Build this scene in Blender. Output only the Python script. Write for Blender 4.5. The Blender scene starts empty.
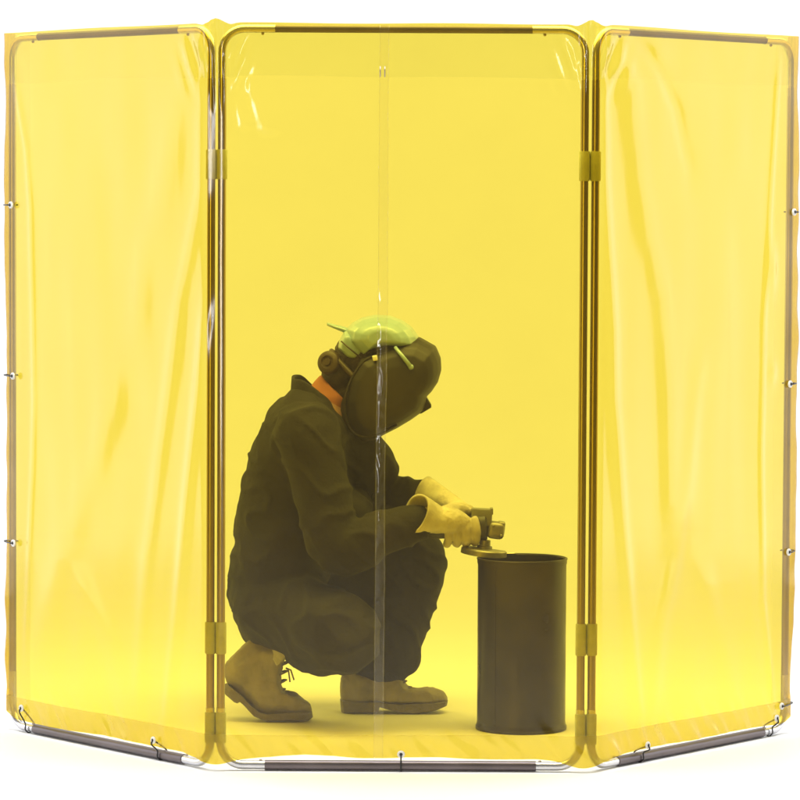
import bpy, bmesh, math, random
import numpy as np
from mathutils import Vector, Matrix, noise
R = math.radians
random.seed(4)
S = bpy.context.scene
C = S.collection

# ------------------------------------------------------------------ camera
CAM = Vector((0.0, -9.3, 1.43))
FPX = 3832.0                                   # focal length in pixels of an 800 px picture
cd = bpy.data.cameras.new('camera')
cam = bpy.data.objects.new('camera', cd); C.objects.link(cam)
cd.sensor_width = 36; cd.lens = FPX / 800 * 36
cd.clip_start = 0.1; cd.clip_end = 200
CM = Matrix.Rotation(R(90 - 3.21), 3, 'X') @ Matrix.Rotation(R(0.28), 3, 'Z')
cam.matrix_world = Matrix.Translation(CAM) @ CM.to_4x4()
S.camera = cam
# ------------------------------------------------------------------ world, view
w = bpy.data.worlds.new('World'); S.world = w; w.use_nodes = True
w.node_tree.nodes['Background'].inputs[0].default_value = (1, 1, 1, 1)
w.node_tree.nodes['Background'].inputs[1].default_value = 0.10
S.view_settings.view_transform = 'Standard'; S.view_settings.look = 'None'
S.view_settings.exposure = 0; S.view_settings.gamma = 1
S.cycles.transparent_max_bounces = 24
# ------------------------------------------------------------------ studio lamps
def area(name, loc, target, sx, sy, power, col=(1, 1, 1)):
    l = bpy.data.lights.new(name, 'AREA'); l.shape = 'RECTANGLE'; l.size = sx; l.size_y = sy
    l.energy = power; l.color = col
    o = bpy.data.objects.new(name, l); C.objects.link(o); o.location = loc
    o.rotation_euler = (Vector(target) - Vector(loc)).to_track_quat('-Z', 'Y').to_euler()
    return o
area('overhead_softbox', (0, -0.2, 3.5), (0, -0.2, 0), 5.5, 2.4, 196)
area('near_floor_fill', (0, 0.62, 2.7), (0, .55, 0), 2.6, .9, 52)  # fill light added out of view to brighten the floor behind the curtain
area('left_softbox', (-5.2, 2.35, 1.6), (-.7, 0.5, 1.0), 3.3, 3.6, 92)
area('right_softbox', (5.2, 2.35, 1.6), (.7, 0.5, 1.0), 3.3, 3.6, 92)
area('front_softbox', (-2.3, -5.5, 1.30), (0, 0, 0.9), .45, 2.0, 70)
area('backdrop_lamp_left', (-5.0, 5.4, 5.2), (-1, 9.0, 2.2), 3, 1.5, 320)
area('backdrop_lamp_right', (5.0, 5.4, 5.2), (1, 9.0, 2.2), 3, 1.5, 320)

# ------------------------------------------------------------------ helpers
def ray(px, py):
    d = CM @ Vector(((px - 400) / FPX, (400 - py) / FPX, -1.0))
    return d
def P(px, py, Y):                               # point at depth Y seen at photo pixel px, py
    d = ray(px, py); t = (Y - CAM.y) / d.y
    return CAM + d * t
def tag(o, label=None, cat=None, group=None, kind=None):
    if label: o['label'] = label
    if cat: o['category'] = cat
    if group: o['group'] = group
    if kind: o['kind'] = kind
    return o
def empty(name, loc):
    o = bpy.data.objects.new(name, None); C.objects.link(o); o.location = loc
    o.empty_display_size = .1
    return o
def link_bm(name, bm, mat, parent=None, smooth=True, angle=None):
    me = bpy.data.meshes.new(name); bmesh.ops.recalc_face_normals(bm, faces=bm.faces[:])
    bm.to_mesh(me); bm.free()
    for m in (mat if isinstance(mat, (list, tuple)) else [mat]): me.materials.append(m)
    o = bpy.data.objects.new(name, me); C.objects.link(o)
    if smooth:
        me.shade_smooth()
        if angle: me.set_sharp_from_angle(angle=R(angle))
    if parent is not None: attach(o, parent)
    return o
def attach(o, parent):
    bpy.context.view_layer.update()
    o.parent = parent
    o.matrix_parent_inverse = parent.matrix_world.inverted()
def orient(z, up=Vector((0, 1, 0))):
    z = z.normalized(); x = up.cross(z)
    if x.length < 1e-4: x = Vector((1, 0, 0)).cross(z)
    x.normalize(); y = z.cross(x)
    return x, y, z
def ring_loft(bm, rings, closed=True):          # rings: lists of Vectors, same length
    vs = [[bm.verts.new(p) for p in r] for r in rings]
    n = len(rings[0]); fs = []
    for a, b in zip(vs, vs[1:]):
        for i in range(n): fs.append(bm.faces.new((a[i], a[(i+1) % n], b[(i+1) % n], b[i])))
    if closed:
        fs.append(bm.faces.new(vs[0][::-1])); fs.append(bm.faces.new(vs[-1]))
    return fs
def sweep(bm, pts, r, n=16, closed=True):
    pts = [Vector(p) for p in pts]
    rr = r if isinstance(r, (list, tuple)) else [r] * len(pts)
    t0 = (pts[1] - pts[0]).normalized(); x, y, _ = orient(t0)
    rings = []
    for i, p in enumerate(pts):
        t = ((pts[min(i+1, len(pts)-1)] - pts[max(i-1, 0)])).normalized()
        q = t0.rotation_difference(t); x = q @ x; y = q @ y; t0 = t
        rings.append([p + (x * math.cos(a) + y * math.sin(a)) * rr[i] for a in [2*math.pi*k/n for k in range(n)]])
    ring_loft(bm, rings, closed)
def lathe(bm, prof, M=Matrix.Identity(4), n=64):  # prof: (r, z) list
    rings = []
    for (r, z) in prof:
        rings.append([M @ Vector((r*math.cos(a), r*math.sin(a), z)) for a in [2*math.pi*k/n for k in range(n)]])
    vs = [[bm.verts.new(p) for p in r] for r in rings]
    for a, b in zip(vs, vs[1:]):
        for i in range(n): bm.faces.new((a[i], a[(i+1) % n], b[(i+1) % n], b[i]))
def ellipsoid(bm, c, rx, ry, rz, rot=None, seg=20):
    M = Matrix.Translation(c) @ (rot.to_4x4() if rot else Matrix.Identity(4)) @ Matrix.Diagonal((rx, ry, rz, 1))
    bmesh.ops.create_uvsphere(bm, u_segments=seg, v_segments=seg//2+2, radius=1, matrix=M)
def rbox(bm, c, sx, sy, sz, rot=None, bev=0.003, seg=2):
    M = Matrix.Translation(c) @ (rot.to_4x4() if rot else Matrix.Identity(4)) @ Matrix.Diagonal((sx, sy, sz, 1))
    g = bmesh.ops.create_cube(bm, size=1, matrix=M)
    es = {e for v in g['verts'] for e in v.link_edges}
    if bev: bmesh.ops.bevel(bm, geom=list(es), offset=bev, segments=seg, affect='EDGES', profile=.6)
def limb(bm, pts, radii, ysc=1.0, n=20, sub=5):   # tapered limb with rounded ends, smooth through its joints
    P_ = [Vector(p) for p in pts]; out = []; rs = []
    for i in range(len(P_) - 1):
        p0 = P_[max(i-1, 0)]; p1 = P_[i]; p2 = P_[i+1]; p3 = P_[min(i+2, len(P_)-1)]
        for k in range(sub):
            t = k / sub
            q = .5*((2*p1) + (p2-p0)*t + (2*p0-5*p1+4*p2-p3)*t*t + (3*p1-p0-3*p2+p3)*t**3)
            out.append(q); rs.append(radii[i]*(1-t) + radii[i+1]*t)
    out.append(P_[-1]); rs.append(radii[-1])
    # caps
    a = (out[0]-out[1]).normalized(); b = (out[-1]-out[-2]).normalized()
    pre = [out[0] + a*rs[0]*s for s in (.95, .8, .5)]; prer = [rs[0]*math.sqrt(max(0, 1-s*s)) for s in (.95, .8, .5)]
    post = [out[-1] + b*rs[-1]*s for s in (.5, .8, .95)]; postr = [rs[-1]*math.sqrt(1-s*s) for s in (.5, .8, .95)]
    sweep(bm, pre + out + post, prer + rs + postr, n)
def remesh(name, bm, voxel, smooth_it, mat, parent, disp=None, smooth_fac=.5):
    me = bpy.data.meshes.new(name); bmesh.ops.recalc_face_normals(bm, faces=bm.faces[:]); bm.to_mesh(me); bm.free()
    o = bpy.data.objects.new(name, me); C.objects.link(o)
    m = o.modifiers.new('r', 'REMESH'); m.mode = 'VOXEL'; m.voxel_size = voxel
    if smooth_it:
        s = o.modifiers.new('s', 'SMOOTH'); s.iterations = smooth_it; s.factor = smooth_fac
    bpy.context.view_layer.update()
    dg = bpy.context.evaluated_depsgraph_get()
    me2 = bpy.data.meshes.new_from_object(o.evaluated_get(dg)); me2.name = name
    o.modifiers.clear(); o.data = me2
    if disp:
        ns = [v.normal.copy() for v in me2.vertices]
        for v, nn in zip(me2.vertices, ns): v.co = v.co + nn * disp(v.co, nn)
    me2.materials.clear()
    me2.materials.append(mat); me2.shade_smooth()
    attach(o, parent)
    return o

# ------------------------------------------------------------------ materials
def mat(name):
    m = bpy.data.materials.new(name); m.use_nodes = True
    return m, m.node_tree.nodes, m.node_tree.links
def principled(name, col, rough, metal=0.0, nscale=30, namt=.15, bump=.0, bscale=200, rvar=.0, spec=.5, coat=0, coords='Object'):
    m, N, L = mat(name); b = N['Principled BSDF']
    b.inputs['Metallic'].default_value = metal; b.inputs['Roughness'].default_value = rough
    b.inputs['Specular IOR Level'].default_value = spec; b.inputs['Coat Weight'].default_value = coat
    tc = N.new('ShaderNodeTexCoord'); nz = N.new('ShaderNodeTexNoise')
    nz.inputs['Scale'].default_value = nscale; nz.inputs['Detail'].default_value = 5
    L.new(tc.outputs[coords], nz.inputs['Vector'])
    cr = N.new('ShaderNodeValToRGB'); L.new(nz.outputs['Fac'], cr.inputs['Fac'])
    cr.color_ramp.elements[0].position = .3; cr.color_ramp.elements[1].position = .7
    cr.color_ramp.elements[0].color = tuple(c*(1-namt) for c in col) + (1,)
    cr.color_ramp.elements[1].color = tuple(min(1, c*(1+namt)) for c in col) + (1,)
    L.new(cr.outputs['Color'], b.inputs['Base Color'])
    if rvar:
        mr = N.new('ShaderNodeMapRange'); L.new(nz.outputs['Fac'], mr.inputs['Value'])
        mr.inputs['From Min'].default_value = .3; mr.inputs['From Max'].default_value = .7
        mr.inputs['To Min'].default_value = max(0, rough-rvar); mr.inputs['To Max'].default_value = rough+rvar
        L.new(mr.outputs['Result'], b.inputs['Roughness'])
    if bump:
        n2 = N.new('ShaderNodeTexNoise'); n2.inputs['Scale'].default_value = bscale; n2.inputs['Detail'].default_value = 4
        L.new(tc.outputs[coords], n2.inputs['Vector'])
        bp = N.new('ShaderNodeBump'); bp.inputs['Strength'].default_value = bump; bp.inputs['Distance'].default_value = .004
        L.new(n2.outputs['Fac'], bp.inputs['Height']); L.new(bp.outputs['Normal'], b.inputs['Normal'])
    return m
def vinyl(name, T, D, fac, rough=.10, trans_mix=.5, gloss=1.45):
    m, N, L = mat(name); N.remove(N['Principled BSDF']); out = N['Material Output']
    tr = N.new('ShaderNodeBsdfTransparent'); tr.inputs['Color'].default_value = (*T, 1)
    # a slanting ray crosses more of the dyed sheet, so its tint deepens as in any coloured plastic
    gi = N.new('ShaderNodeNewGeometry'); dt = N.new('ShaderNodeVectorMath'); dt.operation = 'DOT_PRODUCT'
    L.new(gi.outputs['Incoming'], dt.inputs[0]); L.new(gi.outputs['Normal'], dt.inputs[1])
    def mth(op, a, b=None):
        q = N.new('ShaderNodeMath'); q.operation = op
        for k, v_ in enumerate((a, b)):
            if v_ is None: continue
            if isinstance(v_, (int, float)): q.inputs[k].default_value = v_
            else: L.new(v_, q.inputs[k])
        return q.outputs[0]
    c2 = mth('MULTIPLY', dt.outputs['Value'], dt.outputs['Value'])
    ct = mth('SQRT', mth('SUBTRACT', 1.0, mth('DIVIDE', mth('SUBTRACT', 1.0, c2), gloss*gloss)))
    gmn = N.new('ShaderNodeGamma'); gmn.inputs['Color'].default_value = (*T, 1); L.new(mth('DIVIDE', 1.0, ct), gmn.inputs['Gamma'])
    L.new(gmn.outputs[0], tr.inputs['Color'])
    di = N.new('ShaderNodeBsdfDiffuse'); di.inputs['Color'].default_value = (*D, 1)
    tl = N.new('ShaderNodeBsdfTranslucent'); tl.inputs['Color'].default_value = (*D, 1)
    mx = N.new('ShaderNodeMixShader'); mx.inputs[0].default_value = trans_mix
    L.new(di.outputs[0], mx.inputs[1]); L.new(tl.outputs[0], mx.inputs[2])
    m2 = N.new('ShaderNodeMixShader')
    tc = N.new('ShaderNodeTexCoord'); nz = N.new('ShaderNodeTexNoise'); nz.inputs['Scale'].default_value = 7; nz.inputs['Detail'].default_value = 4
    L.new(tc.outputs['Object'], nz.inputs['Vector'])
    mr = N.new('ShaderNodeMapRange'); mr.inputs['To Min'].default_value = fac*.8; mr.inputs['To Max'].default_value = fac*1.2
    L.new(nz.outputs['Fac'], mr.inputs['Value']); L.new(mr.outputs['Result'], m2.inputs[0])
    L.new(tr.outputs[0], m2.inputs[1]); L.new(mx.outputs[0], m2.inputs[2])
    gl = N.new('ShaderNodeBsdfGlossy'); gl.inputs['Roughness'].default_value = rough
    fr = N.new('ShaderNodeFresnel'); fr.inputs['IOR'].default_value = gloss
    # Fresnel of a thin sheet: the same from either side
    m3 = N.new('ShaderNodeMixShader'); L.new(m2.outputs[0], m3.inputs[1]); L.new(gl.outputs[0], m3.inputs[2])
    gm = N.new('ShaderNodeNewGeometry'); ms = N.new('ShaderNodeMath'); ms.operation = 'MULTIPLY_ADD'
    ms.inputs[1].default_value = (1/gloss - gloss); ms.inputs[2].default_value = gloss
    L.new(gm.outputs['Backfacing'], ms.inputs[0]); L.new(ms.outputs[0], fr.inputs['IOR'])
    L.new(fr.outputs[0], m3.inputs[0])
    # fine surface unevenness of the soft sheet
    n2 = N.new('ShaderNodeTexNoise'); n2.inputs['Scale'].default_value = 3.5; n2.inputs['Detail'].default_value = 3
    mp = N.new('ShaderNodeMapping'); mp.inputs['Scale'].default_value = (3, 3, .7)
    L.new(tc.outputs['Object'], mp.inputs[0]); L.new(mp.outputs[0], n2.inputs['Vector'])
    bp = N.new('ShaderNodeBump'); bp.inputs['Strength'].default_value = .25; bp.inputs['Distance'].default_value = .004
    L.new(n2.outputs['Fac'], bp.inputs['Height']); L.new(bp.outputs['Normal'], gl.inputs['Normal'])
    L.new(m3.outputs[0], out.inputs['Surface'])
    return m
M_floor = principled('white studio floor', (.86, .86, .86), .6, nscale=3, namt=.01)
M_vinyl = vinyl('yellow vinyl', (.872, .700, .088), (.80, .58, .17), .031, rough=.13)
M_hem = vinyl('yellow vinyl hem', (.90, .93, .93), (.84, .80, .58), .34, rough=.25)
M_flap = vinyl('yellow vinyl top flap', (.965, .982, .975), (.80, .80, .52), .045, rough=.2)
M_seam = vinyl('yellow vinyl seam', (.985, .975, .93), (.80, .70, .35), .035, rough=.07)
M_tube = principled('dull bronze steel tube', (.42, .37, .34), .28, metal=.8, nscale=6, namt=.03)
M_bar = principled('dark grey steel cross tube', (.15, .125, .135), .36, metal=.6, nscale=12, namt=.15, rvar=.05)
M_chrome = principled('plated steel elbow', (.66, .66, .72), .26, metal=.8, nscale=20, namt=.03)
M_clamp = principled('hinge clamp plastic', (.52, .58, .50), .4, nscale=60, namt=.08)
M_grom = principled('white nylon grommet', (.8, .8, .8), .4)
M_tie = principled('black tie', (.015, .014, .016), .45)
M_cloth = principled('dark twill coverall', (.0075, .0055, .005), .85, nscale=9, namt=.45, bump=.6, bscale=90)
M_cloth2 = principled('dark twill coverall collar', (.012, .010, .010), .85, nscale=12, namt=.25, bump=.5, bscale=120)
M_boot = principled('tan work boot leather', (.26, .225, .165), .6, nscale=18, namt=.3, bump=.5, bscale=80)
M_sole = principled('boot sole rubber', (.17, .145, .11), .8, nscale=30, namt=.2, bump=.5)
M_glove = principled('pale leather glove', (.50, .46, .40), .7, nscale=22, namt=.22, bump=.8, bscale=70)
M_rib = principled('knit glove cuff', (.52, .49, .42), .85, nscale=40, namt=.2)
M_skin = principled('skin', (.28, .15, .10), .5, nscale=20, namt=.1, bump=.1)
M_hair = principled('dark hair', (.03, .018, .01), .6, nscale=80, namt=.4, bump=.8, bscale=200)
M_orange = principled('orange shirt', (.40, .14, .07), .8, nscale=25, namt=.12)
M_hat = principled('pale green cap shell', (.29, .41, .52), .3, nscale=10, namt=.05, coat=.4)
M_shield = principled('black face shield', (.018, .014, .009), .52, nscale=12, namt=.3)
M_lens = principled('dark lens glass', (.01, .015, .01), .08)
M_strap = principled('head band plastic', (.05, .032, .02), .5, nscale=30, namt=.2)
M_drum = principled('dark mill scale steel', (.036, .030, .025), .36, metal=.4, nscale=7, namt=.65, bump=.15, bscale=60, rvar=.12)
M_gdark = principled('grinder dark housing', (.03, .027, .025), .45, nscale=30)
M_gmid = principled('grinder grey green housing', (.17, .17, .13), .4, nscale=30)
M_gmetal = principled('grinder cast gear head', (.26, .25, .21), .4, metal=.5, nscale=60, namt=.15)
M_disc = principled('grinding disc', (.50, .46, .38), .6, nscale=150, namt=.3)
M_steel = principled('bright steel', (.7, .7, .7), .22, metal=1)

# ------------------------------------------------------------------ setting: floor and backdrop
bm = bmesh.new()
W = 18
v = [bm.verts.new(p) for p in ((-W, -18, 0), (W, -18, 0), (W, 6.5, 0), (-W, 6.5, 0))]
bm.faces.new(v)
floor = link_bm('floor', bm, M_floor, smooth=False); tag(floor, kind='structure')
bm = bmesh.new()
prof = [(6.5, 0.0)] + [(6.5 + 2.5*math.sin(a), 2.5 - 2.5*math.cos(a)) for a in [R(x) for x in range(6, 91, 6)]] + [(9.0, 8.0)]
vs = [[bm.verts.new((x, y, z)) for x in (-W, W)] for (y, z) in prof]
for a, b in zip(vs, vs[1:]): bm.faces.new((a[0], a[1], b[1], b[0]))
backdrop = link_bm('backdrop', bm, M_floor); tag(backdrop, kind='structure')

# ------------------------------------------------------------------ welding screen
screen = empty('welding_screen', (0, 0.2, 0))
tag(screen, 'three panel folding welding screen of see-through yellow vinyl on a tube frame', 'welding screen')
XL, XR = -.434, .444                      # post axes of the middle panel
LI, LO = Vector((-.460, .004, 0)), Vector((-1.012, .690, 0))
RI, RO = Vector((.471, .004, 0)), Vector((1.012, .690, 0))
ZT, ZB = 1.806, .0135
RT = .0100                                # tube radius
def corner_pts(c, d1, d2, r, l1, l2):     # arm along d1, arc, arm along d2
    pts = [c + d1*l1]
    for k in range(11):
        a = R(90) * k / 10
        pts.append(c + d1*(r*(1-math.sin(a))) + d2*(r*(1-math.cos(a))))
    pts.append(c + d2*l2)
    return pts
def make_frame(a, b, rad):
    a = Vector((a[0], a[1], 0)); b = Vector((b[0], b[1], 0)); u = (b-a).normalized(); Zu = Vector((0, 0, 1))
    A0, B0, A1, B1 = a+Zu*ZB, b+Zu*ZB, a+Zu*ZT, b+Zu*ZT
    L1, L2 = .128, .140
    for p, q, rad_, name_, m_ in ((A0+u*(L1-.02), B0-u*(L1-.02), .0125, 'cross_tube', M_bar), (A1+u*(L1-.02), B1-u*(L1-.02), .0092, 'cross_tube', M_bar),
                                  (A0+Zu*(L2-.02), A1-Zu*(L2-.02), rad, 'post', M_tube), (B0+Zu*(L2-.02), B1-Zu*(L2-.02), rad, 'post', M_tube)):
        bm = bmesh.new(); sweep(bm, [p, q], rad_, 24); link_bm(name_, bm, m_, screen, angle=40)
    for c, d1, d2 in ((A0, u, Zu), (B0, -u, Zu), (A1, u, -Zu), (B1, -u, -Zu)):
        bm = bmesh.new(); top = d2.z < 0
        sweep(bm, corner_pts(c, d1, d2, .055, L1, L2), .0108 if not top else .0100, 20)
        e = link_bm('elbow', bm, M_chrome, screen, angle=40)
        bm = bmesh.new()
        ellipsoid(bm, c + d1*(L1-.03) + (Zu if not top else -Zu)*.0115, .004, .004, .004, seg=10)
        link_bm('snap_button', bm, M_tube, e)
make_frame((XL, 0), (XR, 0), RT)
make_frame(LO, LI, RT)
make_frame(RI, RO, RT)
# hinge clamps: two collars joined by a web
for (xa, ya), (xb, yb) in (((LI.x, LI.y), (XL, 0)), ((XR, 0), (RI.x, RI.y))):
    for zc, h in ((.105, .075), (.325, .078), (1.478, .072)):
        bm = bmesh.new()
        for (x, y) in ((xa, ya), (xb, yb)):
            sweep(bm, [(x, y, zc-h/2), (x, y, zc-h/2+.002), (x, y, zc+h/2-.002), (x, y, zc+h/2)], [.0122, .0132, .0132, .0122], 24)
        rbox(bm, Vector(((xa+xb)/2, (ya+yb)/2+.004, zc)), abs(xb-xa), .006, h*.9, bev=.001)
        link_bm('hinge_clamp', bm, M_clamp, screen, angle=40)
        # bolt on it
# ---- curtain path in plan
def nrm2(u): return Vector((u.y, -u.x, 0))      # outward (towards viewer) when walking left to right
uL = (LI-LO).normalized(); uR = (RO-RI).normalized()
off = .021
base = [LO - uL*.006 - nrm2(uL)*.014, LO - uL*.018 - nrm2(uL)*.004, LO - uL*.012 + nrm2(uL)*off,
        LI + nrm2(uL)*off, Vector((XL, -off-.001, 0)), Vector((XR, -off-.001, 0)), RI + nrm2(uR)*off,
        RO + uR*.012 + nrm2(uR)*off, RO + uR*.018 - nrm2(uR)*.004, RO + uR*.006 - nrm2(uR)*.014]
def chaikin_cap(pts, it=3, cut=.012):            # round corners within a fixed distance only
    out = [pts[0]]
    for i in range(1, len(pts)-1):
        p = pts[i]; a = pts[i-1]-p; b = pts[i+1]-p
        ca = min(cut, a.length*.45); cb = min(cut, b.length*.45)
        p0 = p + a.normalized()*ca; p1 = p + b.normalized()*cb
        for k in range(5):
            t = k/4; out.append((1-t)**2*p0 + 2*t*(1-t)*p + t*t*p1)
    out.append(pts[-1]); return out
path = chaikin_cap(base)
seglen = [0]
for a, b in zip(path, path[1:]): seglen.append(seglen[-1] + (b-a).length)
total = seglen[-1]; NC = int(total/.0045)
arc = np.linspace(0, total, NC+1)
pxy = np.array([[p.x, p.y] for p in path])
cx_ = np.interp(arc, seglen, pxy[:, 0]); cy_ = np.interp(arc, seglen, pxy[:, 1])
tx = np.gradient(cx_, arc); ty = np.gradient(cy_, arc); tl = np.hypot(tx, ty); nx, ny = ty/tl, -tx/tl
# creases: photo polylines carried onto each sheet plane, (side, points, height, half width)
def hit_plane(px, py, a, n):
    d = ray(px, py); t = (a - CAM).dot(n) / d.dot(n); return CAM + d*t
crease_px = [
 ('L', [(204, 95), (203, 189), (180, 300), (168, 390), (160, 450), (146, 560), (138, 700)], .0075, .020, 1),
 ('L', [(207, 300), (195, 418), (186, 505), (177, 610), (165, 735)], .0085, .016, 1),
 ('L', [(190, 60), (160, 200), (117, 400), (90, 475), (60, 565), (38, 660)], .0065, .040, 1),
 ('L', [(15, 80), (27, 150), (31, 210), (34, 400), (31, 500), (26, 640)], .0045, .009, 1),
 ('L', [(60, 40), (100, 180), (120, 300), (135, 420)], .0050, .055, -1),
 ('L', [(70, 560), (110, 640), (130, 720)], .0045, .030, 1),
 ('R', [(604, 60), (605, 180), (614, 330), (614, 400), (620, 490), (629, 610), (640, 732)], .0085, .016, 1),
 ('R', [(610, 39), (632, 84), (640, 180), (650, 240), (662, 300), (667, 400), (672, 520)], .0085, .030, 1),
 ('R', [(700, 350), (684, 500), (674, 568), (662, 620), (652, 715)], .0070, .022, 1),
 ('R', [(779, 60), (776, 100), (770, 200), (763, 320), (761, 450), (762, 600), (772, 700)], .0050, .009, 1),
 ('R', [(641, 39), (660, 70), (678, 110), (690, 170)], .0060, .020, -1),
 ('R', [(735, 120), (720, 260), (716, 420), (722, 600)], .0045, .050, 1),
 ('R', [(700, 560), (720, 640), (735, 700)], .0040, .025, 1),
 ('C', [(360, 380), (357, 500), (352, 620), (345, 700)], .0022, .045, 1),
 ('C', [(300, 560), (296, 640), (292, 720)], .0015, .03, 1),
]
creases = []
# small pillows pulled into the soft sheet near its corners
bumps = [(.955, 1.22, .006, .014, .07), (.962, .95, .004, .012, .03), (.36, 1.70, .003, .03, .05), (-.16, .22, .002, .05, .08), (.20, 1.25, .0015, .07, .25)]
for side, pts, A, wd, sg in crease_px:
    if side == 'L': a, n = LI + nrm2(uL)*off, nrm2(uL)
    elif side == 'R': a, n = RI + nrm2(uR)*off, nrm2(uR)
    else: a, n = Vector((0, -off, 0)), Vector((0, -1, 0))
    hp = [hit_plane(x, y, a, n) for x, y in pts]; hp.sort(key=lambda p: p.z)
    uf = {'L': abs(uL.x), 'R': abs(uR.x), 'C': 1}[side]
    creases.append((side, np.array([p.z for p in hp]), np.array([p.x for p in hp]), A*sg*.64, wd*uf*1.6))
NR = 250
zl = np.linspace(0, 1, NR+1)
def fnoise(x, y, z): return noise.noise(Vector((x, y, z)))
def lowz(x):                                     # bottom edge of the curtain
    ax = abs(x)
    base_ = .034 - .019*math.exp(-((ax-.452)/.055)**2) + .006*math.exp(-((x+.24)/.12)**2)*1.5 + .0022*math.sin(x*9+1) + .0015*math.sin(x*23)
    if ax > 1.0: base_ += .5*(ax-1.0)
    return base_
def highz(x):
    z = 1.8195 + .0010*math.sin(x*14)
    for hx in (-.447, .457): z += .010*math.exp(-((x-hx)/.016)**2) - .004*math.exp(-((abs(x-hx)-.035)/.012)**2)
    return z
LOWZ = np.array([lowz(x) for x in cx_]); HIGHZ = np.array([highz(x) for x in cx_])
def displacement(ix, z):                         # array over columns for a given z array
    x = cx_[ix]; d = np.zeros_like(x)
    side = np.where(x < -.447, -1, np.where(x > .457, 1, 0))
    for s_, cz, cx2, A, wd in creases:
        m = {'L': -1, 'R': 1, 'C': 0}[s_]
        xc = np.interp(z, cz, cx2)
        fade = np.clip((z-cz[0]+.10)/.14, 0, 1) * np.clip((cz[-1]+.06-z)/.12, 0, 1)
        g = np.exp(-((x-xc)/wd)**2) * A * fade
        d += np.where(side == m, g, 0)
    # taut little facets where the sheet is pulled from the corner
    for (x0, z0, x1, z1, w0, w1, sl) in ((-.383, 1.70, -.352, 1.565, .004, .022, .176), (-.402, 1.62, -.396, 1.575, .004, .011, .176), (-.392, 1.765, -.380, 1.715, .003, .010, .176)):
        t = min(1, max(0, (z-z0)/(z1-z0))) if np.isscalar(z) else np.clip((z-z0)/(z1-z0), 0, 1)
        xs = x0 + (x1-x0)*t; ww = w0 + (w1-w0)*t
        fz = np.clip((z0+.03-z)/.03, 0, 1)*np.clip((z-z1+.02)/.02, 0, 1)
        h = sl*np.clip(x-xs, 0, ww); after = np.clip((x-xs-ww)/.06, 0, 1); after = 1-after*after*(3-2*after)
        d += h*after*fz
    for bx, bz, A, sx, sz in bumps:
        d += A*np.exp(-((x-bx)/sx)**2 - ((z-bz)/sz)**2)
    return d
def smooth_noise(ix, z):
    out = np.zeros(len(ix))
    for k, i in enumerate(ix):
        x, y, zz = cx_[i], arc[i], z[k]
        sd = min(1, max(0, (abs(x)-.40)/.12))
        a = .004 + .003*sd
        v = a*fnoise(y*3.0, zz*1.1, 1.3) + (.0008+.0016*sd)*fnoise(y*11, zz*3.2, 4.1)
        # ripples in the bottom hem, diagonal pulls
        hb = math.exp(-((zz-.05)/.055)**2)
        v += .0050*hb*fnoise(y*26 + zz*22, zz*8, 7.7)*(1.0) + .0020*hb*fnoise(y*60+zz*40, zz*20, 2.2)
        # gathering at the hinge tops
        for hx in (-.447, .457):
            q = math.exp(-((x-hx)/.028)**2) * min(1, max(0, (zz-1.60)/.16))
            v += q*(.008 + .005*math.sin((x-hx)*420 + zz*14) + .004*fnoise(y*70, zz*9, 3))
            # slack over the tube corners
            q2 = math.exp(-((abs(x-hx)-.05)/.04)**2) * math.exp(-((zz-1.74)/.07)**2)
            v += q2*.004*math.sin((abs(x-hx))*160 - zz*60)
        # wavy outer edge
        e = max(0, (abs(x)-.985)/.04)
        v += e*.006*fnoise(zz*5, 3.3, x*2)
        out[k] = v
    # keep tied at the very top
    return out
def sheet(name, cols, zlo, zhi, nr, extra, material, parent, top_pull=True):
    cols = np.array(cols); bm = bmesh.new(); grid = []
    for r_ in range(nr+1):
        t = r_/nr
        z = zlo[cols] + (zhi[cols]-zlo[cols])*t
        d = displacement(cols, z) + smooth_noise(cols, z)
        pull = np.clip((HIGHZ[cols] - z)/.05, .12, 1)
        hinge = np.exp(-((np.abs(cx_[cols]-.005)-.452)/.03)**2)
        d = d * np.maximum(pull, hinge)
        ox = cx_[cols] + nx[cols]*(d+extra); oy = cy_[cols] + ny[cols]*(d+extra)
        # outward bulging edge in the panel's own plane
        e = np.clip((np.abs(cx_[cols])-1.0)/.03, 0, 1)
        wob = np.array([.007*fnoise(zz*4.2, 9.1, 1 if x > 0 else 5) + .003*fnoise(zz*13, 2.1, 1 if x > 0 else 5) for zz, x in zip(z, cx_[cols])])
        ox = ox + np.sign(cx_[cols])*e*wob
        grid.append([bm.verts.new((ox[i], oy[i], z[i])) for i in range(len(cols))])
    for a, b in zip(grid, grid[1:]):
        for i in range(len(cols)-1): bm.faces.new((a[i], a[i+1], b[i+1], b[i]))
    return link_bm(name, bm, material, parent)
allc = list(range(NC+1))
curtain = sheet('curtain', allc, LOWZ, HIGHZ, NR, 0, M_vinyl, screen)
hemtop = .091 + np.array([.003*fnoise(a*2.2, 1, 1) for a in arc])
sheet('bottom_hem', allc, LOWZ+.0006, hemtop, 14, -.0016, M_hem, curtain)
inner = [i for i in allc]
flaplow = HIGHZ - .128 + np.array([.006*fnoise(a*3, 4, 1) for a in arc])
sheet('top_flap', inner, flaplow, HIGHZ-.001, 14, -.0275, M_flap, curtain)
# side hems
nL = [i for i in allc if cx_[i] < -.955]; nR = [i for i in allc if cx_[i] > .965]
full_lo = LOWZ+.058
sheet('side_hem', nL, full_lo, HIGHZ-.002, 150, -.0018, M_flap, curtain)
sheet('side_hem', nR, full_lo, HIGHZ-.002, 150, -.0018, M_flap, curtain)
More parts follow.
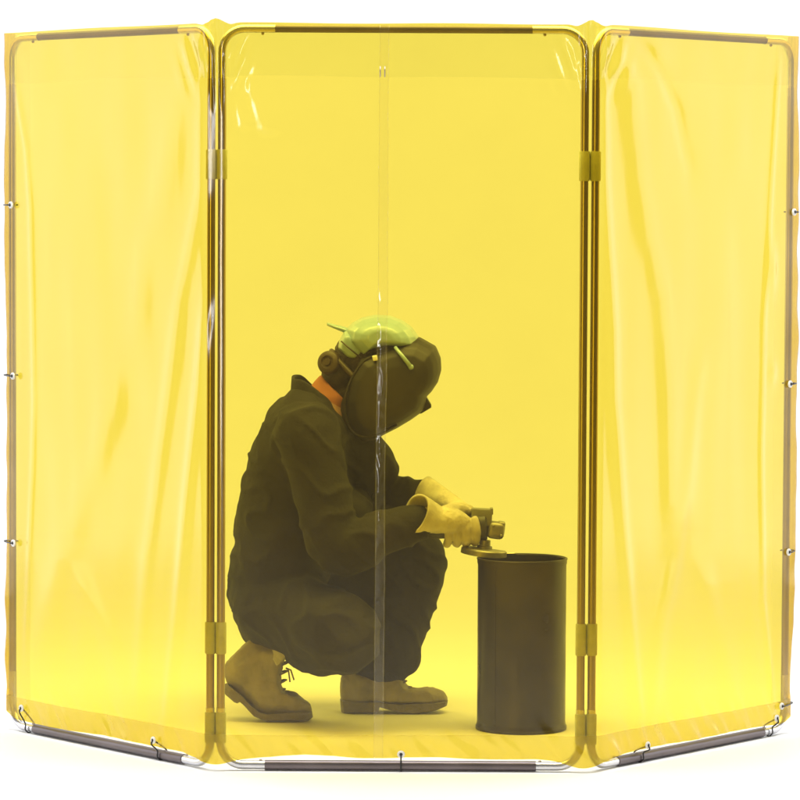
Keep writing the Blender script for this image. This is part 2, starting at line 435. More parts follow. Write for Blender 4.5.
# centre overlap strip
ci = [i for i in allc if -.058 < cx_[i] < -.030]
bm = bmesh.new(); rows = []
for r_ in range(301):
    z = .036 + (1.817-.036)*r_/300
    sh = .004*fnoise(z*2.1, 5, 5) + .0015*fnoise(z*9, 5, 2)
    row = []
    for k in range(9):
        t = k/8; x = -.0555 + .021*t + .004*(z-.9) + sh*(1 if k > 4 else .5)
        i = int(np.argmin(np.abs(cx_-x)))
        d0 = float(displacement(np.array([i]), np.array([z]))[0]) + float(smooth_noise([i], [z])[0])
        zf = .22 + .78*min(1, max(0, (1.22-z)/.14))
        bulge = .0018 + zf*.0035*math.sin(math.pi*t)*(.5+.5*max(0, fnoise(z*4, 1, 8)+.2)) + zf*.0012*fnoise(z*22, t*3, 3) + .0022*math.exp(-((z-.93)/.16)**2)*fnoise(z*34, t*2.2, 9)
        row.append(bm.verts.new((x, cy_[i] - d0 - bulge, z)))
    rows.append(row)
for a, b in zip(rows, rows[1:]):
    for i in range(8): bm.faces.new((a[i], a[i+1], b[i+1], b[i]))
link_bm('overlap_seam', bm, M_seam, curtain)
for x_end in (-.0515, -.0405):
    bm = bmesh.new(); sweep(bm, [(x_end, -off-.0045, 1.690), (x_end, -off-.0045, 1.716)], .0013, 8); link_bm('seam_end', bm, M_tube, curtain)
# stitched/cut edges of the overlap: two thin welts
for offx in (-.0558, -.0340):
    bm = bmesh.new(); pts = []
    for r_ in range(160):
        z = .037 + (1.814-.037)*r_/159
        sh = .004*fnoise(z*2.1, 5, 5) + .0015*fnoise(z*9, 5, 2)
        x = offx + .004*(z-.9) + sh*(1 if offx > -.04 else .5)
        i = int(np.argmin(np.abs(cx_-x)))
        d0 = float(displacement(np.array([i]), np.array([z]))[0]) + float(smooth_noise([i], [z])[0])
        pts.append((x, cy_[i]-d0-.0022, z))
    sweep(bm, pts, .0009, 6)
    link_bm('seam_welt', bm, M_seam, curtain)
# grommets and ties
def torus(bm, c, n, Rr, r):
    x, y, z = orient(n)
    rings = []
    for k in range(28):
        a = 2*math.pi*k/28; d = x*math.cos(a)+y*math.sin(a)
        rings.append([c + d*(Rr + r*math.cos(b)) + z*r*math.sin(b) for b in [2*math.pi*j/10 for j in range(10)]])
    rings.append(rings[0]); ring_loft(bm, rings, False)
    bmesh.ops.remove_doubles(bm, verts=bm.verts[:], dist=1e-6)
def grommet(c, n):
    bm = bmesh.new(); torus(bm, c + n*.0025, n, .0062, .0032); link_bm('grommet', bm, M_grom, curtain)
def tie(pts, r=.0019):
    bm = bmesh.new(); P_ = [Vector(p) for p in pts]; out = []
    for i in range(len(P_)-1):
        p0 = P_[max(i-1, 0)]; p1 = P_[i]; p2 = P_[i+1]; p3 = P_[min(i+2, len(P_)-1)]
        for k in range(5):
            t = k/5; out.append(.5*((2*p1)+(p2-p0)*t+(2*p0-5*p1+4*p2-p3)*t*t+(3*p1-p0-3*p2+p3)*t**3))
    out.append(P_[-1]); sweep(bm, out, r, 8)
    k_ = P_[0]; ellipsoid(bm, k_, .0042, .0042, .0042, seg=10)
    link_bm('tie_strap', bm, M_tie, screen)
def sheet_point(px, py, side):
    if side == 'L': a, n = LI + nrm2(uL)*(off+.002), nrm2(uL)
    elif side == 'R': a, n = RI + nrm2(uR)*(off+.002), nrm2(uR)
    else: a, n = Vector((0, -off-.003, 0)), Vector((0, -1, 0))
    return hit_plane(px, py, a, n), n
for px, py, side in ((23, 708, 'L'), (155, 740, 'L'), (401, 754, 'C'), (646, 745, 'R'), (775, 718, 'R')):
    g, n = sheet_point(px, py, side); g = g + n*.003
    grommet(g, n)
    bar = Vector((g.x, g.y, ZB)) - n*(off+.004)
    tie([g + n*.003, g + n*.008 - Vector((0, 0, .010)), bar + n*.0150 + Vector((0, 0, .012)), bar + n*.0148 - Vector((0, 0, .004)),
         bar - Vector((0, 0, .0125)) + n*.002, bar - n*.0145, bar - n*.010 + Vector((0, 0, .014)), g - n*.004 - Vector((0, 0, .004))])
for px, py, side in ((12.5, 205, 'L'), (14.5, 376, 'L'), (15, 543, 'L'), (792.5, 212, 'R'), (788.5, 384, 'R'), (787, 552, 'R'), (780, 706, 'R')):
    g, n = sheet_point(px, py, side); u = -uL if side == 'L' else uR; post = LO if side == 'L' else RO
    g = g + n*.003
    grommet(g, n)
    pc = Vector((post.x, post.y, g.z))
    tie([g + n*.003, g + n*.008 + u*.008, pc + u*.021 + n*.012, pc + u*.020 - n*.018, pc + u*.006 - n*.016, pc - u*.004 - n*.014], .0018)

# ------------------------------------------------------------------ steel drum (open pipe)
dc = P(521, 733, .62); DY = .625 + .117
dx = P(521, 733, DY).x
drum = empty('steel_drum', (dx, DY, 0)); tag(drum, 'dark open-topped steel drum standing on the floor under the grinder', 'drum')
Mt = Matrix.Translation((dx, DY, 0)); DR, DH = .1165, .452
bm = bmesh.new()
lathe(bm, [(.0, .010), (DR-.004, .010), (DR-.0035, DH-.012), (DR-.0035, DH-.002), (DR-.001, DH), (DR+.0015, DH-.002), (DR+.0015, DH-.012),
           (DR, DH-.016), (DR, .022), (DR+.0012, .014), (DR+.0035, .010), (DR+.0038, .003), (DR+.002, 0.0012), (.0, .0012)], Mt, 96)
bmesh.ops.remove_doubles(bm, verts=bm.verts[:], dist=1e-5)
link_bm('shell', bm, M_drum, drum, angle=50)
bm = bmesh.new()                                 # rim bead
sweepts = [Vector((dx + (DR+.0005)*math.cos(a), DY + (DR+.0005)*math.sin(a), DH-.001)) for a in [2*math.pi*k/72 for k in range(73)]]
sweep(bm, sweepts, .0028, 8, False)
link_bm('rim', bm, M_drum, drum)
bm = bmesh.new()                                 # glint on the rim, made as a strip of bright steel
sweep(bm, [Vector((dx+(DR-.001)*math.cos(a), DY+(DR-.001)*math.sin(a), DH+.0006)) for a in [R(96+x) for x in range(0, 50, 3)]], .0026, 8)
link_bm('rim_glint', bm, M_steel, drum)
bm = bmesh.new()                                 # longitudinal weld
a0 = R(-128)
sweep(bm, [Vector((dx+DR*math.cos(a0)+.0006*fnoise(k, 1, 1), DY+DR*math.sin(a0), .02+(DH-.04)*k/60)) for k in range(61)], .0018, 8)
link_bm('weld_seam', bm, M_drum, drum)

# ------------------------------------------------------------------ person
person = empty('person', P(300, 715, .88)); person.location.z = 0
tag(person, 'person in dark coverall, gloves and welding mask squatting behind the screen and grinding', 'person')
YC = .97
GY = .775
def Q(x, y, Y=YC): return P(x, y, Y)
# joints
pelvis = Q(278, 598); belly = Q(290, 540); chest = Q(305, 470); neck0 = Q(322, 405); 
sN, sF = Q(306, 432, YC-.185), Q(335, 440, YC+.185)
eN, eF = Q(338, 548, YC-.27), Q(376, 500, YC+.20)
wN, wF = Q(424, 520, GY-.06), Q(432, 496, GY+.14)
hN, hF = Q(282, 606, YC-.09), Q(284, 604, YC+.09)
kN, kF = Q(345, 634, YC-.32), Q(416, 554, YC+.10)
aN, aF = Q(262, 668, YC-.09), Q(372, 686, YC+.08)
hc = Q(367, 378)                                 # head centre
head_up = Vector((.60, 0, .80)).normalized(); head_fw = Vector((.80, 0, -.60)).normalized()
HR = Matrix((head_fw, Vector((0, 1, 0)), head_up)).transposed()   # columns: forward, side, up
def H(f, s, u): return hc + head_fw*f + Vector((0, s, 0)) + head_up*u

# body: one continuous surface under the clothing
bm = bmesh.new()
limb(bm, [pelvis, belly, chest, Q(318, 425)], [.115, .115, .125, .10], n=24)
limb(bm, [Q(318, 425), neck0, H(-.03, 0, -.06)], [.070, .046, .046])
for s_, e_, w_ in ((sN, eN, wN), (sF, eF, wF)): limb(bm, [chest.lerp(s_, .5), s_, e_, w_], [.07, .055, .042, .028])
limb(bm, [hF, kF, aF], [.085, .055, .030])
limb(bm, [hN, kN, Q(320, 636, YC-.2), Q(284, 641, YC-.07), Q(262, 660, YC-.09)], [.085, .055, .05, .035, .024])
for w_, d_ in ((wN, Vector((.07, 0, -.01))), (wF, Vector((.06, 0, -.03)))): limb(bm, [w_, w_+d_*.6], [.022, .017])
limb(bm, [Q(262, 668, YC-.09), P(258, 690, YC-.09), P(285, 706, YC-.09)], [.024, .022, .016]); limb(bm, [aF, P(380, 696, YC+.08), P(425, 699, YC+.08)], [.030, .024, .016])
ellipsoid(bm, H(-.012, 0, .025), .097, .075, .092, HR)
ellipsoid(bm, H(.030, 0, -.045), .060, .055, .068, HR)
ellipsoid(bm, H(.062, 0, -.085), .028, .028, .022, HR)       # chin
limb(bm, [H(.088, 0, .012), H(.108, 0, -.022)], [.008, .014])   # nose
ellipsoid(bm, H(.083, 0, -.055), .012, .024, .007, HR)       # lips
for s in (-1, 1):
    ellipsoid(bm, H(-.005, s*.076, -.012), .018, .008, .030, HR)  # ear
    ellipsoid(bm, H(.078, s*.030, .022), .012, .020, .008, HR)  # brow
body = remesh('body', bm, .007, 3, M_skin, person)
for s in (-1, 1):                                # eyes
    bm = bmesh.new(); ellipsoid(bm, H(.079, s*.030, .008), .011, .012, .009, HR, 14); link_bm('eye', bm, M_grom, body)
bm = bmesh.new(); ellipsoid(bm, H(-.028, 0, .040), .094, .081, .092, HR); ellipsoid(bm, H(-.06, 0, -.03), .055, .066, .06, HR); ellipsoid(bm, Q(346, 392), .038, .058, .04)
remesh('hair', bm, .006, 2, M_hair, person, lambda p, n: .002*noise.noise(p*90))

# coverall
def folds(p, n):
    v = .0060*noise.noise(Vector((p.x*9, p.y*6, p.z*9))) + .0042*noise.noise(Vector((p.x*22+3, p.y*10, p.z*16)))
    q = noise.noise(Vector((p.x*13 + p.z*7, p.y*8, p.z*13-5)))
    v += .0065*(1-min(1, abs(q)*4)) - .002       # ridged creases
    return v
bm = bmesh.new()
def torso_ring(c, ax, rx, ry, n=28): 
    x = Vector((ax.z, 0, -ax.x)).normalized()
    return [c + x*rx*math.cos(a) + Vector((0, ry*math.sin(a), 0)) for a in [2*math.pi*k/n for k in range(n)]]
ts = [(276, 652, .035, .06, (0, 1)), (275, 640, .08, .12, (0, 1)), (274, 618, .118, .165, (0, 1)), (276, 590, .128, .19, (0, 1)), (284, 560, .142, .195, (.05, 1)),
      (289, 525, .146, .19, (.1, 1)), (296, 490, .148, .19, (.2, 1)), (303, 460, .142, .195, (.3, 1)), (312, 430, .125, .19, (.45, 1)),
      (323, 408, .098, .14, (.6, .9)), (328, 401, .062, .085, (.7, .8)), (331, 397, .045, .06, (.7, .8))]
ring_loft(bm, [torso_ring(Q(x, y), Vector((ax[0], 0, ax[1])), rx, ry) for x, y, rx, ry, ax in ts])
limb(bm, [chest.lerp(sN, .6), sN, sN.lerp(eN, .5), eN, eN.lerp(wN, .5), wN - (wN-eN)*.12], [.08, .086, .078, .072, .062, .052])
limb(bm, [chest.lerp(sF, .6), sF, sF.lerp(eF, .5), eF, eF.lerp(wF, .5), wF - (wF-eF)*.10], [.08, .084, .070, .064, .056, .050])
# a sagging bit of sleeve under near forearm and seat corner
limb(bm, [Q(368, 655, YC+.08), Q(398, 655, YC+.08)], [.066, .062])
limb(bm, [hN+Vector((-.02,0,0)), hN.lerp(kN, .5)+Vector((0,0,-.005)), kN, Q(322, 641, YC-.18), Q(287, 635, YC-.035)], [.115, .108, .100, .098, .050])
limb(bm, [hF, hF.lerp(kF, .5), kF + Vector((-.012, 0, .0)), Q(402, 606, YC+.09), Q(388, 635, YC+.08), Q(384, 652, YC+.08)], [.115, .098, .085, .088, .100, .090])
ellipsoid(bm, Q(415, 560, YC+.10), .087, .085, .090); ellipsoid(bm, Q(240, 594), .035, .12, .030)
ellipsoid(bm, Q(372, 470, YC+.1), .05, .08, .05); ellipsoid(bm, Q(350, 510, YC), .06, .14, .07)
limb(bm, [Q(330, 440), Q(356, 452), Q(372, 468, YC+.05)], [.10, .085, .07])
coverall = remesh('coverall', bm, .0065, 10, M_cloth, person, folds)
# collar
bm = bmesh.new()
rg = []
for k in range(9):
    t = k/8; c = Q(323, 407).lerp(Q(319, 391), t); rr = .078 - .014*t
    rg.append([c + Vector((math.cos(a)*(rr+.002)*(1 if math.cos(a) < 0 else .95), math.sin(a)*rr*1.05, min(.036, math.cos(a)*-.054) + .004*math.sin(3*a))) for a in [2*math.pi*j/40 for j in range(40)]])
rg2 = [[p + (p - Q(323, 385))*.10 for p in r] for r in rg[::-1]]
ring_loft(bm, rg + rg2, False)
collar = link_bm('collar', bm, M_cloth2, coverall)
# orange shirt at the neck
bm = bmesh.new()
rg_ = []
for k in range(9):
    t = k/8; c = Q(338, 392).lerp(Q(323, 413), t); q_ = .047 + .006*t
    rg_.append([c + Vector((math.cos(a)*q_, math.sin(a)*q_*1.3, -math.cos(a)*.048)) for a in [2*math.pi*j/40 for j in range(40)]])
ring_loft(bm, rg_)
shirt = remesh('shirt_collar', bm, .006, 3, M_orange, person, lambda p, n: .002*noise.noise(p*35))

# boots -------------------------------------------------------------
def extrude_outline(bm, pts, Y, half, taper=.75):    # rounded prism from a side outline in photo px at depth Y
    n = len(pts); c = [sum(p[0] for p in pts)/n, sum(p[1] for p in pts)/n]
    rings = []
    for s, k in ((-1, taper*.82), (-.8, taper*.94+.02), (-.45, .985), (0, 1), (.45, .985), (.8, taper*.94+.02), (1, taper*.82)):
        rings.append([P(c[0]+(x-c[0])*k, c[1]+(y-c[1])*k, Y) + Vector((0, half*s, 0)) for x, y in pts])
    ring_loft(bm, rings)
def laces(parent, a, b, Y, n=5):
    for k in range(n):
        t = k/(n-1); x = a[0]+(b[0]-a[0])*t; y = a[1]+(b[1]-a[1])*t
        bm = bmesh.new()
        p = P(x, y, Y)
        sweep(bm, [p+Vector((-.018, -.030, -.004)), p+Vector((-.004, -.020, .001)), p+Vector((.003, 0, .003)), p+Vector((-.004, .020, .001)), p+Vector((-.018, .030, -.004))], .0026, 8)
        link_bm('lace', bm, M_sole, parent)
# near boot, heel raised
YN = YC-.09
bm = bmesh.new()
shaft = [(254, 636), (262, 634), (287, 642), (290, 650), (284, 660), (281, 672), (281, 686), (287, 697), (300, 699), (309, 703), (312, 710), (311, 714), (268, 716), (257, 711), (246, 700), (236, 690), (226, 682), (223, 672), (226, 662), (240, 648)]
extrude_outline(bm, shaft, YN, .046, .8)
ellipsoid(bm, P(296, 706, YN), .042, .046, .022)
nb = remesh('boot', bm, .005, 4, M_boot, person, lambda p, n: .0034*noise.noise(p*30)+.0022*(1-min(1, abs(noise.noise(p*24))*6)))
bm = bmesh.new()
extrude_outline(bm, [(312, 711), (313, 717), (309, 720), (268, 721), (254, 715), (243, 703), (237, 698), (233, 700), (225, 693), (223, 685), (228, 683), (240, 692), (250, 703), (260, 711), (270, 714)], YN, .049, .97)
link_bm('sole', bm, M_sole, nb, angle=35)
laces(nb, (289, 654), (284, 690), YN)
for dx_, dy_ in ((8, 12), (4, 14)):
    bm = bmesh.new(); p = P(286, 668, YN-.03)
    sweep(bm, [p, P(286+dx_*.6, 668+2, YN-.035), P(286+dx_, 668+dy_, YN-.03)], .0022, 8); link_bm('lace', bm, M_sole, nb)
# loose tongue
bm = bmesh.new(); extrude_outline(bm, [(272, 642), (288, 642), (291, 651), (284, 661), (276, 668), (270, 660)], YN-.028, .022, .8)
link_bm('tongue', bm, M_glove, nb)
# far boot, flat
YF = YC+.08
bm = bmesh.new()
extrude_outline(bm, [(343, 668), (398, 668), (402, 680), (408, 688), (420, 689), (434, 688), (444, 692), (448, 699), (447, 703), (400, 704), (370, 702), (342, 703), (340, 690)], YF, .047, .82)
ellipsoid(bm, P(428, 697, YF), .050, .048, .026)
fb = remesh('boot', bm, .005, 4, M_boot, person, lambda p, n: .0034*noise.noise(p*30)+.0022*(1-min(1, abs(noise.noise(p*24))*6)))
bm = bmesh.new()
extrude_outline(bm, [(340, 699), (374, 699), (400, 702), (448, 700), (447, 705), (438, 709), (420, 712), (402, 711), (388, 708), (376, 704.5), (374, 711), (341, 711)], YF, .049, .985)
link_bm('sole', bm, M_sole, fb, angle=35)
laces(fb, (401, 676), (410, 688), YF, 3)

# gloves -------------------------------------------------------------
GA, GB = P(436, 529, GY), P(492, 526, GY)       # grinder barrel axis
gx = (GB-GA).normalized(); gup = Vector((0, 1, 0)).cross(gx).normalized() * -1
if gup.z < 0: gup = -gup
def glove_near():
    bm = bmesh.new()
    ax = lambda t: GA.lerp(GB, t)
    # palm over camera side and top of the barrel
    limb(bm, [wN + Vector((.0, .0, .0)), P(440, 520, GY-.055), P(455, 521, GY-.036), P(466, 524, GY-.026)], [.034, .036, .032, .022])
    rb = .031
    for k in range(4):
        t = .20 + .165*k; c = ax(t); R_ = rb + .0095
        rad = [.0102, .0106, .0110, .0104][k]; L_ = [.8, .95, 1, .92][k]
        pts = []
        for j in range(7):
            a = R(150 - 0) - R(-j*33*L_)          # start up on the camera side, pass underneath to the far side
            y = math.cos(a)*R_; z = math.sin(a)*R_
            pts.append(c + Vector((0, y, 0)) + gup*z + gx*(.003*math.sin(j)))
        limb(bm, pts, [rad*1.12, rad*1.1, rad*1.15, rad*1.05, rad*1.08, rad, rad*.85], n=12, sub=3)
    # thumb leaves the side of the palm, over the top
    limb(bm, [P(444, 512, GY-.04), P(455, 509, GY-.015), P(466, 511, GY+.015), P(472, 516, GY+.037)], [.017, .016, .0145, .012], n=12, sub=4)
    return bm
gn = remesh('glove', glove_near(), .0026, 2, M_glove, person, lambda p, n: .0016*noise.noise(p*60)+.0008*noise.noise(p*140))
def cuff(c0, c1, r0, r1, th, name, material, parent, n=40, rib=0, skew=0):
    d = (c1-c0).normalized(); x, y, _ = orient(d); rings = []
    for j in range(13):
        t = j/12; r = r0 + (r1-r0)*t**1.3
        rings.append([c0.lerp(c1, t) + (x*math.cos(a)+y*math.sin(a))*(r*(1+.05*math.sin(3*a+t*4)) + rib*math.sin(t*12*math.pi)) + d*skew*t*math.sin(a) for a in [2*math.pi*k/n for k in range(n)]])
    inn = [[c0.lerp(c1, j/12) + (p-c0.lerp(c1, j/12))*(1-th/max(r0, .02)) for p in rings[j]] for j in range(12, -1, -1)]
    bm = bmesh.new(); ring_loft(bm, rings+inn, False)
    return link_bm(name, bm, material, parent)
cuff(P(441, 521, GY-.055), P(416, 513, GY-.085), .034, .054, .004, 'gauntlet_cuff', M_glove, gn, skew=.008)
# far glove
bm = bmesh.new()
limb(bm, [wF, P(446, 502, GY+.105), P(458, 512, GY+.075), P(468, 516, GY+.065)], [.030, .030, .034, .028])
for k in range(4):
    b0 = P(462+5*k, 512+.5*k, GY+.09-.002*k)
    pts = [b0, b0+Vector((.006, .022, -.008)), b0+Vector((.010, .034, -.026)), b0+Vector((.006, .022, -.042)), b0+Vector((0, .004, -.044))]
    limb(bm, pts, [.0125, .0125, .012, .0115, .010], n=12, sub=3)
limb(bm, [P(452, 508, GY+.055), P(462, 507, GY+.045), P(470, 510, GY+.045)], [.015, .014, .012], n=12)
gf = remesh('glove', bm, .0035, 2, M_glove, person, lambda p, n: .0016*noise.noise(p*60))
cuff(P(448, 504, GY+.105), P(424, 489, GY+.15), .030, .038, .004, 'knit_cuff', M_rib, gf, rib=.0016)

# mask and cap ---------------------------------------------------------
def px_shell(name, outline, Y, prof, material, parent, th=.004, sub=1):
    """a bowed shell whose side outline is known: rings at several side offsets, shrinking to the middle line"""
    n = len(outline); cx0 = sum(p[0] for p in outline)/n; cy0 = sum(p[1] for p in outline)/n
    bm = bmesh.new(); rings = []
    for off_, k in prof:
        rings.append([P(cx0+(x-cx0)*k, cy0+(y-cy0)*k, Y) + Vector((0, off_, 0)) for x, y in outline])
    ring_loft(bm, rings)
    return bm
# face shield: big dark bowl from forehead to chest, sides swept back to the ears
mask_out = [(343, 374), (356, 354), (385, 341), (404, 336), (420, 337), (436, 346), (441, 358), (441.5, 370), (438, 382), (432, 391), (427, 396), (427, 402), (423, 411), (412, 419), (397, 428),
            (385, 434), (374, 440), (362, 444), (350, 440), (340, 425), (337, 402)]
bm = px_shell('m', mask_out, YC, [(-.121, .30), (-.118, .50), (-.110, .69), (-.097, .82), (-.078, .915), (-.05, .975), (0, 1), (.05, .975), (.078, .915), (.097, .82), (.110, .69), (.118, .50), (.121, .30)], None, None)
mask = remesh('face_shield', bm, .0035, 4, M_shield, person)
# hollow it from behind
bmc = bmesh.new()
ellipsoid(bmc, H(-.02, 0, -.01), .135, .092, .135, HR, 28)
bmc_me = bpy.data.meshes.new('cut'); bmc.to_mesh(bmc_me); bmc.free()
cut = bpy.data.objects.new('cut', bmc_me); C.objects.link(cut)
mb = mask.modifiers.new('b', 'BOOLEAN'); mb.operation = 'DIFFERENCE'; mb.object = cut; mb.solver = 'EXACT'
bpy.context.view_layer.update()
me2 = bpy.data.meshes.new_from_object(mask.evaluated_get(bpy.context.evaluated_depsgraph_get())); me2.name = 'face_shield'
mask.modifiers.clear(); mask.data = me2; bpy.data.objects.remove(cut); me2.shade_smooth(); me2.set_sharp_from_angle(angle=R(50))
# raised lip round the rear edge and a seam across the shell, each side
for s in (-1, 1):
    for ptl, yy, k, rad in (([(385, 345), (362, 352), (345, 374), (337, 402), (340, 425), (352, 440), (374, 439), (397, 428)], .095, .86, .0032),
                            ([(430, 352), (424, 372), (414, 390), (408, 404)], .099, .86, .0020)):
        mx_ = sum(p[0] for p in mask_out)/len(mask_out); my_ = sum(p[1] for p in mask_out)/len(mask_out)
        bm = bmesh.new(); ww = []
        pp = [P(mx_+(x-mx_)*k, my_+(y-my_)*k, YC) + Vector((0, s*yy, 0)) for x, y in ptl]
        for i in range(len(pp)-1):
            p0 = pp[max(i-1, 0)]; p1 = pp[i]; p2 = pp[i+1]; p3 = pp[min(i+2, len(pp)-1)]
            for q in range(5):
                t = q/5; ww.append(.5*((2*p1)+(p2-p0)*t+(2*p0-5*p1+4*p2-p3)*t*t+(3*p1-p0-3*p2+p3)*t**3))
        ww.append(pp[-1]); sweep(bm, ww, rad, 8); link_bm('shield_lip', bm, M_shield, mask)
# lens window box
lc = P(424, 405, YC); ld = Vector((.52, 0, -.86)).normalized()
LR = Matrix((Vector((.86, 0, .52)), Vector((0, 1, 0)), Vector((-.52, 0, .86)))).transposed()
bm = bmesh.new(); rbox(bm, lc + Vector((-.004, 0, .003)), .036, .110, .036, LR, .004); link_bm('lens_frame', bm, M_shield, mask, angle=40)
bm = bmesh.new(); rbox(bm, lc + Vector((-.004, 0, .003)) + LR @ Vector((.017, 0, 0)), .006, .095, .026, LR, .001); link_bm('lens', bm, M_lens, mask, smooth=False)
# side lever of the mask pivot
for s in (-1, 1):
    bm = bmesh.new(); sweep(bm, [P(395, 347, YC+s*.108), P(403, 357, YC+s*.119), P(411, 367, YC+s*.119)], [.0045, .0052, .0060], 12)
    ellipsoid(bm, P(411, 367, YC+s*.119), .0075, .006, .0075, seg=14)
    link_bm('pivot_arm', bm, M_hat, mask)
for s in (-1, 1):  # white tabs added for the bright backdrop showing between cap and shield
    bm = bmesh.new(); rbox(bm, P(375, 358, YC+s*.104), .013, .024, .014, Matrix.Rotation(R(-12), 3, 'Y'), .002)
    link_bm('bright_gap_tab', bm, M_grom, mask)
# cap shell
cap_out = [(346, 329), (352, 323), (362, 317.5), (376, 314.5), (390, 315.5), (402, 320), (412, 327), (419, 337), (421, 346), (409, 348), (398, 347), (386, 346), (374, 349), (366, 352), (360, 358), (352, 350), (344, 340)]
bm = px_shell('c', cap_out, YC, [(-.112, .34), (-.106, .52), (-.088, .74), (-.055, .92), (0, 1), (.055, .92), (.088, .74), (.106, .52), (.112, .34)], None, None)
cap = remesh('cap', bm, .0035, 2, M_hat, person)
# raised ribs over the crown
for yy in (-.085, -.045, 0, .045, .085):
    bm = bmesh.new(); pts = []
    for k in range(15):
        a = R(165 - 130*k/14); kk = math.sqrt(max(.05, 1-(yy/.118)**2))
        c = Q(384, 346); pts.append(Vector((c.x + math.cos(a)*.084*kk*1.0, YC+yy, c.z + math.sin(a)*.076*kk)))
    sweep(bm, pts, .0042, 8); link_bm('rib', bm, M_hat, cap)
# neck flap / rear brim of the cap
bm = bmesh.new()
extrude_outline(bm, [(344, 331), (349, 330), (366, 352), (364, 356), (356, 361), (347, 358), (338, 348), (339, 341)], YC, .078, .86)
rb_ = remesh('rear_brim', bm, .004, 2, M_hat, cap)
bm = bmesh.new(); sweep(bm, [P(341, 341, YC-.081), P(350, 349, YC-.084), P(361, 358, YC-.083)], .0020, 8); link_bm('brim_edge', bm, M_strap, cap)
# strap tail sticking out behind
bm = bmesh.new()
tl_ = [P(327, 324, YC), P(334, 326.5, YC), P(342, 329, YC), P(350, 332, YC)]
rg = []
for p, hw, th_ in zip(tl_, (.012, .015, .018, .02), (.0045, .006, .008, .010)):
    rg.append([p + Vector((0, hw*math.cos(a), th_*math.sin(a))) for a in [2*math.pi*k/14 for k in range(14)]])
ring_loft(bm, rg); link_bm('strap_tail', bm, M_hat, cap)
# head band with rear knob
bm = bmesh.new()
bpts = [H(-.115*math.cos(a)-.005, .088*math.sin(a), -.02+.02*math.cos(a)) for a in [R(x) for x in range(-100, 101, 8)]]
sweep(bm, bpts, .007, 8); band = link_bm('head_band', bm, M_strap, person)
bm = bmesh.new(); Kx = orient(Vector((-.55, -.80, .25)))
KR = Matrix(Kx).transposed()
KX, KY, KZ = orient(Vector((-.42, -.86, .20)))
KM = Matrix.Translation(Q(330, 363, YC-.045)) @ Matrix((KX, KY, KZ)).transposed().to_4x4() @ Matrix.Scale(.88, 4)
lathe(bm, [(0, -.030), (.030, -.030), (.0355, -.024), (.0365, -.010), (.0365, .010), (.034, .017), (.028, .021), (.020, .022), (.018, .018), (.012, .017), (.010, .022), (0, .022)], KM, 48)
link_bm('adjusting_knob', bm, M_strap, band, angle=35)
bm = bmesh.new(); ellipsoid(bm, Q(338, 368), .040, .055, .040, seg=24); link_bm('rear_pad', bm, M_strap, band)

# ------------------------------------------------------------------ angle grinder
gr = empty('angle_grinder', P(484, 552, GY))
tag(gr, 'small angle grinder held in pale gloves, its disc against the drum rim', 'angle grinder')
bm = bmesh.new()
x_, y_, z_ = orient(gx)
def along(prof):                                  # (t metres from GA, radius)
    for_ = []
    for t, r in prof: for_.append([GA + gx*t + (x_*math.cos(a) + y_*math.sin(a)*1.0)*r for a in [2*math.pi*k/28 for k in range(28)]])
    return for_
ring_loft(bm, along([(-.022, .010), (-.020, .020), (-.010, .026), (.03, .027), (.08, .027), (.098, .029), (.104, .031), (.108, .031)]))
gb = link_bm('motor_housing', bm, M_gdark, gr, angle=40)
bm = bmesh.new()
ring_loft(bm, along([(.106, .035), (.110, .0375), (.130, .0375), (.134, .034)]))
link_bm('collar_ring', bm, M_gdark, gr, angle=40)
bm = bmesh.new()
rbox(bm, P(481.5, 517, GY), .055, .048, .045, Matrix.Rotation(R(3), 3, 'Y'), .006); rbox(bm, P(491.5, 511, GY), .008, .046, .016, None, .002)
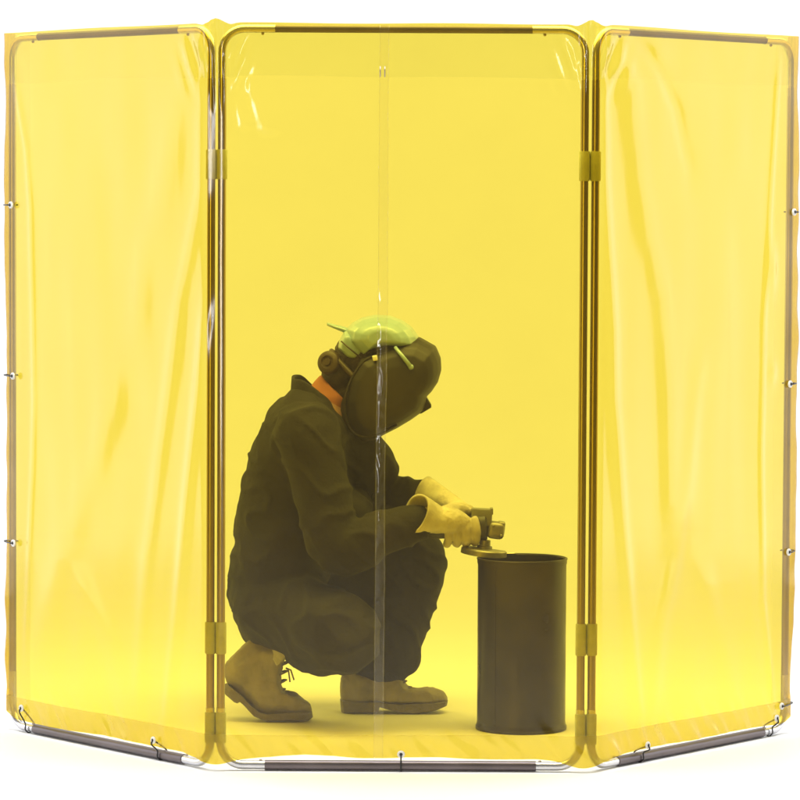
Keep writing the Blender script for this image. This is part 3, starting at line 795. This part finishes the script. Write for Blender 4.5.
link_bm('top_housing', bm, M_gmid, gr, angle=40)
bm = bmesh.new()
rbox(bm, P(495.5, 530, GY), .048, .052, .046, Matrix.Rotation(R(8), 3, 'Y'), .017, 4)
rbox(bm, P(501, 527, GY), .020, .040, .030, Matrix.Rotation(R(8), 3, 'Y'), .006, 3)
for s in (-1, 1):
    for dz in (-1, 1): ellipsoid(bm, P(497+dz*4, 530+dz*5, GY)+Vector((0, s*.026, 0)), .004, .003, .004, seg=10)
link_bm('gear_head', bm, M_gmetal, gr, angle=40)
DC = P(484, 552, GY); DCN = Vector((.10, -.04, 1)).normalized(); X, Y_, Z = orient(DCN)
MD = Matrix.Translation(DC) @ Matrix((X, Y_, Z)).transposed().to_4x4()
bm = bmesh.new(); lathe(bm, [(0, .032), (.014, .032), (.015, .018), (.020, .016), (.021, .008), (.021, .006), (0, .006)], MD @ Matrix.Translation((.020, 0, 0)) if False else MD, 32)
link_bm('spindle', bm, M_gmetal, gr, angle=40)
bm = bmesh.new(); lathe(bm, [(.0, .002), (.056, .002), (.057, .0), (.056, -.002), (0.0, -.0022)], MD, 64)
link_bm('disc', bm, M_disc, gr, angle=40)
bm = bmesh.new()                                  # half guard, open towards the drum
gp = [(.022, .011), (.056, .0105), (.0605, .007), (.0615, -.006), (.0600, -.006), (.0588, .0055), (.055, .0088), (.022, .0092)]
rings = []
a_far = None
for k in range(33):
    a = R(150 + 200*k/32)
    rings.append([MD @ Vector((r*math.cos(a+R(0)), r*math.sin(a), z)) for r, z in gp])
ring_loft(bm, rings); link_bm('guard', bm, M_gmetal, gr, angle=35)
bm = bmesh.new(); lathe(bm, [(0, -.008), (.010, -.008), (.016, -.004), (.016, -.002), (0, -.002)], MD, 24); link_bm('flange_nut', bm, M_steel, gr, angle=35)
# side handle going away from the viewer
bm = bmesh.new(); sweep(bm, [P(492, 527, GY+.025), P(480, 522, GY+.07), P(472, 520, GY+.12), P(469, 519, GY+.14)], [.009, .015, .016, .012], 16); link_bm('side_handle', bm, M_gdark, gr)
